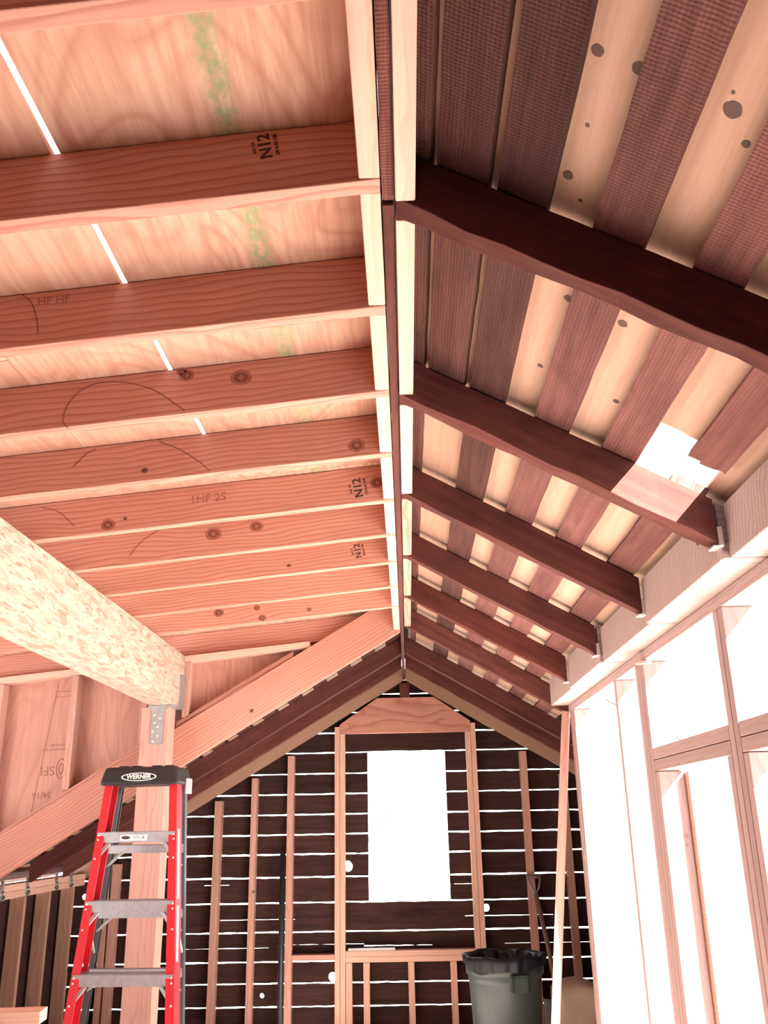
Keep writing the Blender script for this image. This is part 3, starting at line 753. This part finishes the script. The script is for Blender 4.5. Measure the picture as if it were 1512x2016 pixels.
# siding: horizontal boards with daylight between them
SY0, SY1 = 7.20, 7.22
gaps = [1.235, 1.10, .99, .85, .693, .543, .386, .235, .086, -.058, -.199, -.360, -.536, -.735, -.931, -1.073, -1.224, -1.378, -1.52]
HX0, HX1, HZ0, HZ1 = -.310, .298, -.537, .541
def lim(z, s): return min((1.217-z)/T, 1.46 if s > 0 else 2.72)
def hole_pts(x, z, r, n=12): return [(x+r*math.cos(2*math.pi*k/n), z+r*1.1*math.sin(2*math.pi*k/n)) for k in range(n)]
holes = [(-1.667, -.400, .040), (-.466, -.288, .036), (-.581, -1.035, .030), (.559, -.592, .025), (-1.093, -1.15, .016), (-2.13, -.715, .03), (1.36, -.21, .012), (-2.45, -.47, .02)]
slits = [(-1.42, -.86, -.648, .006), (.40, 1.05, -.645, .008), (-1.72, -1.05, -.838, .006), (-1.0, -.35, -.82, .006), (.68, 1.3, -.832, .005), (-1.55, -1.36, -.407, .006), (.33, .52, -.425, .006), (-.35, .15, -.835, .009)]
def siding_board(z0, z1, xa0, xa1, xb0, xb1, label):
    """bottom edge xa0..xb0 at z0, top edge xa1..xb1 at z1"""
    out = []
    n = max(2, int((xb0-xa0)/.055))
    for i in range(n+1): out.append((xa0+(xb0-xa0)*i/n, z0+random.uniform(0, .0045)))
    n = max(2, int((xb1-xa1)/.055))
    for i in range(n, -1, -1): out.append((xa1+(xb1-xa1)*i/n, z1-random.uniform(0, .0045)))
    hs = [hole_pts(x, z, r) for x, z, r in holes if z0 < z-r*1.15 and z+r*1.15 < z1 and max(xa0, xa1) < x-r and x+r < min(xb0, xb1)]
    for (s0, s1, z, t) in slits:
        if z0+.01 < z < z1-.01 and max(xa0, xa1) < s0 and s1 < min(xb0, xb1):
            m = 8; up = [(s0+(s1-s0)*i/m, z+t*random.uniform(.1, .6)) for i in range(m+1)]; dn = [(s0+(s1-s0)*i/m, z-t*random.uniform(.05, .5)) for i in range(m, -1, -1)]
            hs.append(up+dn)
    o = prism('siding_board', [(x, z) for x, z in out], hs, 'Y', SY0, SY1, 'siding'); tag(o, label, 'siding board', 'weathered siding boards of the far gable')
for k in range(len(gaps)-1):
    z1, z0 = gaps[k]-.003, gaps[k+1]+.003
    if z1 > 1.2: z1 = 1.19
    L0, L1, R0, R1 = -lim(z0, -1), -lim(z1, -1), lim(z0, 1), lim(z1, 1)
    row = ORD[k]
    if z1 <= HZ1+.01 and z0 >= HZ0-.01:
        siding_board(z0, z1, L0, L1, HX0, HX0, 'dark gable siding board left of the window hole, %s row from the peak' % row)
        siding_board(z0, z1, HX1, HX1, R0, R1, 'dark gable siding board right of the window hole, %s row from the peak' % row)
    else: siding_board(z0, z1, L0, L1, R0, R1, 'dark full width gable siding board, %s row from the peak' % row)

# black vent pipe, shovel, sack
o = tube('vent_pipe', [(-.937, 7.03, FLOOR), (-.937, 7.03, -.185)], .022, 'pipe', seg=16); tag(o, 'black vertical vent pipe standing before the gable studs', 'pipe')
sh = empty('shovel', (.99, 6.86, FLOOR)); tag(sh, 'long shovel with a D handle leaning behind the trash can', 'shovel')
bz = -FLOOR
top = Vector((-.075, .20, bz-.50)); bot = Vector((.0, .0, .36))
tube('shaft', [bot, bot.lerp(top, .5)+Vector((.008, 0, 0)), top], .017, 'shaft', sh)
gr = .055
bm = bmesh.new()
tube_bm(bm, [top, top+Vector((-.03, .01, .05)), top+Vector((-.055, .02, .12))], .008, 8); tube_bm(bm, [top, top+Vector((.025, .01, .05)), top+Vector((.040, .02, .12))], .008, 8)
link('yoke', mesh_of(bm, 'yoke', True), 'alu', sh)
tube('grip', [top+Vector((-.06, .02, .122)), top+Vector((.046, .02, .122))], .013, 'shaft', sh)
bm = bmesh.new()
rows = []
for i in range(7):
    t = i/6; w = .10*(1-.75*max(0, t-.55)/.45); z = .36-.36*t+.0; rows.append([bm.verts.new((w*(j/4-1)*1.0, -.02+.025*((j-4)/4)**2-.03*t, z)) for j in range(9)])
for a, b in zip(rows, rows[1:]):
    for j in range(8): bm.faces.new((a[j], a[j+1], b[j+1], b[j]))
bmesh.ops.solidify(bm, geom=bm.faces[:], thickness=.003)
link('blade', mesh_of(bm, 'blade'), 'steel', sh)
bm = bmesh.new(); bmesh.ops.create_cube(bm, size=1)
bmesh.ops.subdivide_edges(bm, edges=bm.edges[:], cuts=7, use_grid_fill=True)
for v in bm.verts:
    d = v.co.normalized(); v.co = v.co.lerp(d*.56, .55)
    v.co.x += .04*math.sin(9*v.co.z+2*v.co.y); v.co.y += .03*math.sin(8*v.co.x+5*v.co.z)
    v.co = Vector((v.co.x*.34, v.co.y*.26, v.co.z*.56))
zmin = min(v.co.z for v in bm.verts)
for v in bm.verts: v.co.z = max(v.co.z, zmin+.02)
zmin = min(v.co.z for v in bm.verts)
o = link('sack', mesh_of(bm, 'sack', True), 'sack', None, Matrix.Translation((1.03, 6.30, FLOOR-zmin))); tag(o, 'dusty beige sack on the floor behind the leaning board', 'sack')

# ------------------------------------------------------------------ trash can
tc = empty('trash_can', (.585, 6.30, FLOOR)); tag(tc, 'round grey trash can lined with a black bag below the gable opening', 'trash can')
lathe('can_body', [(.0, .0), (.185, .0), (.195, .012), (.228, .56), (.236, .60), (.244, .605), (.246, .66), (.238, .665), (.238, .705), (.228, .705), (.222, .60), (.18, .03), (.0, .03)], 'bin', tc, 64)
for s in (-1, 1):
    bm = bmesh.new()
    for (a, b) in (((-.055, .215, .53), (-.042, .275, .62)), ((.042, .215, .53), (.055, .275, .62)), ((-.055, .262, .53), (.055, .275, .615)), ((-.055, .215, .608), (.055, .275, .622))): bm_box(bm, a, b)
    rot = Matrix.Rotation(math.radians(195 if s > 0 else 15), 4, 'Z'); bmesh.ops.transform(bm, matrix=rot, verts=bm.verts)
    link('can_handle', mesh_of(bm, 'can_handle'), 'bin', tc)
ph = [random.uniform(0, 6.28) for _ in range(8)]
def wob(i, t):
    if i < 5: a = .006*math.sin(14*t+ph[0])+.005*math.sin(23*t+ph[1]) ; return (a+.006, (.018*math.sin(2*t+ph[3])+.012*math.sin(5*t+ph[4])) if i < 1 else .004*math.sin(6*t+ph[2]))
    return (.012*math.sin(9*t+ph[5]+i)+.008*math.sin(17*t+ph[6]), .006*math.sin(6*t+ph[2]))
lathe('liner', [(.246, .645), (.250, .665), (.256, .690), (.252, .712), (.240, .716), (.222, .70), (.205, .62), (.17, .50), (.10, .44), (.0, .43)], 'bag', tc, 96, wob)

# ------------------------------------------------------------------ knee wall on the far left
KX = -2.42
for z, lab in ((-.340, 'upper plate on top of the low knee wall'), (-.381, 'lower plate on top of the low knee wall')):
    o = lumber('knee_plate', (KX-.045, 5.36, z), (KX-.045, 7.10, z), .09, .040, 'fir_pale'); tag(o, lab, 'plate', 'plates of the knee wall')
for k, y in enumerate((5.60, 6.0, 6.41, 6.86)):
    o = lumber('knee_stud', (KX-.045, y, FLOOR), (KX-.045, y, -.383), .09, .04, 'stud_grey', up=(0, 1, 0)); tag(o, ['knee wall stud at the bottom left edge of the photo', 'second knee wall stud from the left edge', 'third knee wall stud, with small print on its face', 'fourth knee wall stud, nearest the far gable corner'][k], 'stud', 'studs of the knee wall')
o = box('knee_sheathing', (-2.56, 5.36, FLOOR), (-2.53, 7.19, -.40), 'siding', bev=0); tag(o, 'dark board wall behind the knee wall studs', 'siding board')
for k, (y, z) in enumerate(((5.66, -.33), (6.03, -.325), (6.52, -.325), (6.80, -.325))):
    c = empty('hurricane_tie', (KX+.001, y, z)); tag(c, 'small grey steel tie on the knee wall plate, %s from the left edge' % ORD[k], 'tie', 'steel ties on the knee wall plate')
    bm = bmesh.new(); bm_box(bm, (0, -.012, -.055), (.003, .03, .0)); bm_box(bm, (0, -.03, -.01), (.003, .012, .045)); bm_box(bm, (0, -.035, .01), (.02, -.031, .06)); bm_box(bm, (0, -.03, -.045), (.003, .045, -.028))
    pl = link('tie_plate', mesh_of(bm, 'tie_plate'), 'steel', c)
    for (yy, zz) in ((.0, -.035), (.015, -.015), (-.01, .02), (.0, .035)):
        bm = bmesh.new(); bmesh.ops.create_uvsphere(bm, u_segments=8, v_segments=5, radius=.005); bmesh.ops.translate(bm, verts=bm.verts, vec=(.004, yy, zz)); link('nail_head', mesh_of(bm, 'nail_head', True), 'nail', pl)

# ------------------------------------------------------------------ step ladder
LD = empty('step_ladder', (-1.300, 4.50, FLOOR), -.06); tag(LD, 'red and black step ladder with grey treads in front of the timber post', 'ladder')
CZ = 1.705
fy = lambda z: -.265*(CZ-z); hw = lambda z: .180+.062*(CZ-z); ry = lambda z: .15+.185*(CZ-z); rhw = lambda z: .175+.075*(CZ-z); xr = lambda z: -.085*(CZ-z); xc = lambda z: .065*(CZ-z)
def rail(name, s, yf, wf, depth, fl, mat, z0, z1, xf=None):
    """channel rail: a wide web on the outside and two flanges turned inwards"""
    bm = bmesh.new()
    sec = [(0, 0), (-fl, 0), (-fl, .006), (-.006, .006), (-.006, depth-.006), (-fl, depth-.006), (-fl, depth), (0, depth)]
    rings = []
    for z in (z0, z1): rings.append([bm.verts.new(((xf or xc)(z)+s*(wf(z)+x), yf(z)+y, z)) for x, y in sec])
    for k in range(8): bm.faces.new((rings[0][k], rings[0][(k+1) % 8], rings[1][(k+1) % 8], rings[1][k]))
    bm.faces.new(rings[0]); bm.faces.new(rings[1][::-1])
    return link(name, mesh_of(bm, name), mat, LD)
for s in (-1, 1):
    fr = rail('front_rail', s, fy, hw, .085, .038, 'red', .02, CZ+.01)
    rr = rail('rear_rail', s, ry, rhw, .035, .026, 'darkrail', .02, CZ+.02, xr)
    for z, r_, yf_, wf_, d_, xf_ in ((0, fr, fy, hw, .085, xc), (0, rr, ry, rhw, .035, xr)):
        bm = bmesh.new(); bm_box(bm, (xf_(0)+s*wf_(0)-.024 if s < 0 else xf_(0)+s*wf_(0)-.036, yf_(0)-.004, 0), (xf_(0)+s*wf_(0)+.036 if s < 0 else xf_(0)+s*wf_(0)+.024, yf_(0)+d_+.004, .045))
        link('rubber_foot', mesh_of(bm, 'rubber_foot'), 'black', r_)
    if s > 0:
        bm = bmesh.new()
        for (za, zb) in ((1.50, 1.20), (1.17, .95), (.62, .45)):
            vs = [bm.verts.new((xc(z)+hw(z)+.0012, fy(z)+y, z)) for z, y in ((za, .018), (za, .050), (zb, .050), (zb, .018))]; bm.faces.new(vs)
        lb = link('warning_sticker', mesh_of(bm, 'warning_sticker'), 'sticker', fr); lb['label'] = 'worn white warning stickers'
# cap
bm = bmesh.new()
lo = [(-.195, -.045), (.195, -.045), (.195, .215), (-.195, .215)]; hi = [(-.178, -.025), (.178, -.025), (.175, .20), (-.175, .20)]
A = [bm.verts.new((x, y, 1.705)) for x, y in lo]; B = [bm.verts.new((x, y, 1.790)) for x, y in hi]
bm.faces.new(A); bm.faces.new(B[::-1])
for i in range(4): bm.faces.new((A[i], A[(i+1) % 4], B[(i+1) % 4], B[i]))
bmesh.ops.recalc_face_normals(bm, faces=bm.faces); bmesh.ops.bevel(bm, geom=bm.edges[:], offset=.014, segments=3, affect='EDGES', profile=.5)
cap = link('ladder_cap', mesh_of(bm, 'ladder_cap', False), 'black', LD)
bm = bmesh.new()
for x in (-.115, -.05, .05, .115): bm_box(bm, (x-.022, .06, 1.786), (x+.022, .13, 1.800))
link('tool_tray_rib', mesh_of(bm, 'tool_tray_rib'), 'black', cap)
fx = lambda z: -.045+(z-1.705)*.02/.085-.0015
def oval(name, rx, rz, d, mat):
    bm = bmesh.new(); bm.faces.new([bm.verts.new((rx*math.cos(2*math.pi*k/40), fx(1.742+rz*math.sin(2*math.pi*k/40))-d, 1.742+rz*math.sin(2*math.pi*k/40))) for k in range(40)])
    return link(name, mesh_of(bm, name), mat, cap)
oval('logo_oval', .088, .0200, .0005, 'white'); oval('logo_oval', .080, .0160, .0012, 'black')
text('logo_lettering', 'WERNER', (0, fx(1.742)-.0022, 1.742), .030, (1, 0, 0), (0, .22, 1), 'white', cap, th=.0004, bold=.0009, local=True)
for s in (-1, 1): box('cap_bracket', (s*.192-.004, .10, 1.665), (s*.192+.004, .20, 1.74), 'steel', LD, bev=.002)
# treads
for k, z in enumerate((1.490, 1.195, .905, .615, .325)):
    w = hw(z)-.006; y = fy(z)
    bm = bmesh.new(); bm_box(bm, (-w, y-.004, z-.046), (w, y, z)); bm_box(bm, (-w, y, z-.004), (w, y+.085, z)); bm_box(bm, (-w, y+.082, z-.03), (w, y+.085, z-.003))
    for j in range(7): bm_box(bm, (-w, y+.006+j*.011, z), (w, y+.011+j*.011, z+.003))
    bmesh.ops.translate(bm, verts=bm.verts, vec=(xc(z), 0, 0)); t = link('tread', mesh_of(bm, 'tread'), 'alu', LD)
    for s in (-1, 1):
        bm = bmesh.new()
        a = Vector((xc(z)+s*(w-.055), y+.005, z-.046)); b = Vector((xc(z-.12)+s*(hw(z-.12)-.008), fy(z-.12)+.005, z-.12)); d = (b-a).normalized(); q = Vector((d.z, 0, -d.x))*.008
        vs = [bm.verts.new(p) for p in (a-q, a+q, b+q, b-q)]; f = bm.faces.new(vs); r = bmesh.ops.extrude_face_region(bm, geom=[f]); bmesh.ops.translate(bm, verts=[v for v in r['geom'] if isinstance(v, bmesh.types.BMVert)], vec=(0, .018, 0))
        link('tread_brace', mesh_of(bm, 'tread_brace'), 'alu', t)
        for (zz, xx) in ((z-.012, -.013), (z-.032, -.013), (z-.115, -.013)):
            bm = bmesh.new(); bmesh.ops.create_uvsphere(bm, u_segments=8, v_segments=5, radius=.0052); bmesh.ops.translate(bm, verts=bm.verts, vec=(xc(zz)+s*(hw(zz)+xx), fy(zz)-.001, zz)); link('rivet', mesh_of(bm, 'rivet', True), 'nail', t)
    if k == 0:
        bm = bmesh.new(); bm_box(bm, (xc(z)-.075, y-.0052, z-.037), (xc(z)+.055, y-.0042, z-.012)); lb = link('tread_label', mesh_of(bm, 'tread_label'), 'white', t); lb['label'] = 'white capacity label'
        bm = bmesh.new(); bm.faces.new([bm.verts.new((xc(z)-.048+.022*math.cos(a), y-.0056, z-.0245+.008*math.sin(a))) for a in [2*math.pi*j/24 for j in range(24)]])
        link('label_print', mesh_of(bm, 'label_print'), 'ink', t)
        text('label_print', '375 LB', (xc(z)+.015, y-.0056, z-.0245), .020, (1, 0, 0), (0, 0, 1), 'ink', t, local=True)
for z in (1.43, 1.13, .86, .57, .28):
    w = rhw(z)-.005; y = ry(z); bm = bmesh.new(); bm_box(bm, (-w, y, z-.04), (w, y+.004, z)); bm_box(bm, (-w, y, z-.004), (w, y+.025, z)); bmesh.ops.translate(bm, verts=bm.verts, vec=(xr(z), 0, 0)); rb = link('rear_bar', mesh_of(bm, 'rear_bar'), 'alu', LD)
    for s in (-1, 1):
        bm = bmesh.new(); tube_bm(bm, [(xr(z)+s*(w-.07), y+.004, z-.035), (xr(z-.1)+s*(rhw(z-.10)-.01), ry(z-.10)+.006, z-.10)], .007, 6); link('rear_brace', mesh_of(bm, 'rear_brace'), 'alu', rb)
for s in (-1, 1):
    z = .93; bm = bmesh.new(); tube_bm(bm, [(xc(z)+s*(hw(z)-.012), fy(z)+.07, z), ((xc(1.03)+xr(1.03))/2+s*(hw(1.03)-.010), (fy(z)+ry(z))/2+.03, z+.10)], .007, 6); tube_bm(bm, [((xc(1.03)+xr(1.03))/2+s*(hw(1.03)-.010), (fy(z)+ry(z))/2+.03, z+.10), (xr(z)+s*(rhw(z)-.012), ry(z)+.01, z)], .007, 6)
    link('spreader', mesh_of(bm, 'spreader', True), 'nail', LD)

# ------------------------------------------------------------------ sawhorse in the bottom left corner
sw = empty('sawhorse', (-1.30, 3.42, FLOOR), .10); tag(sw, 'sawhorse with a pale top rail end in the bottom left corner', 'sawhorse')
hh = .925
lumber('top_rail', (-1.1, 0, hh-.04), (.03, 0, hh-.04), .09, .04, 'fir_pale', parent=sw)
for x in (-.95, -.12):
    for s in (-1, 1):
        o = lumber('leg', (x, s*.30, 0), (x, s*.030, hh-.045), .085, .035, 'stud', up=(0, s*1.0, .3), parent=sw)
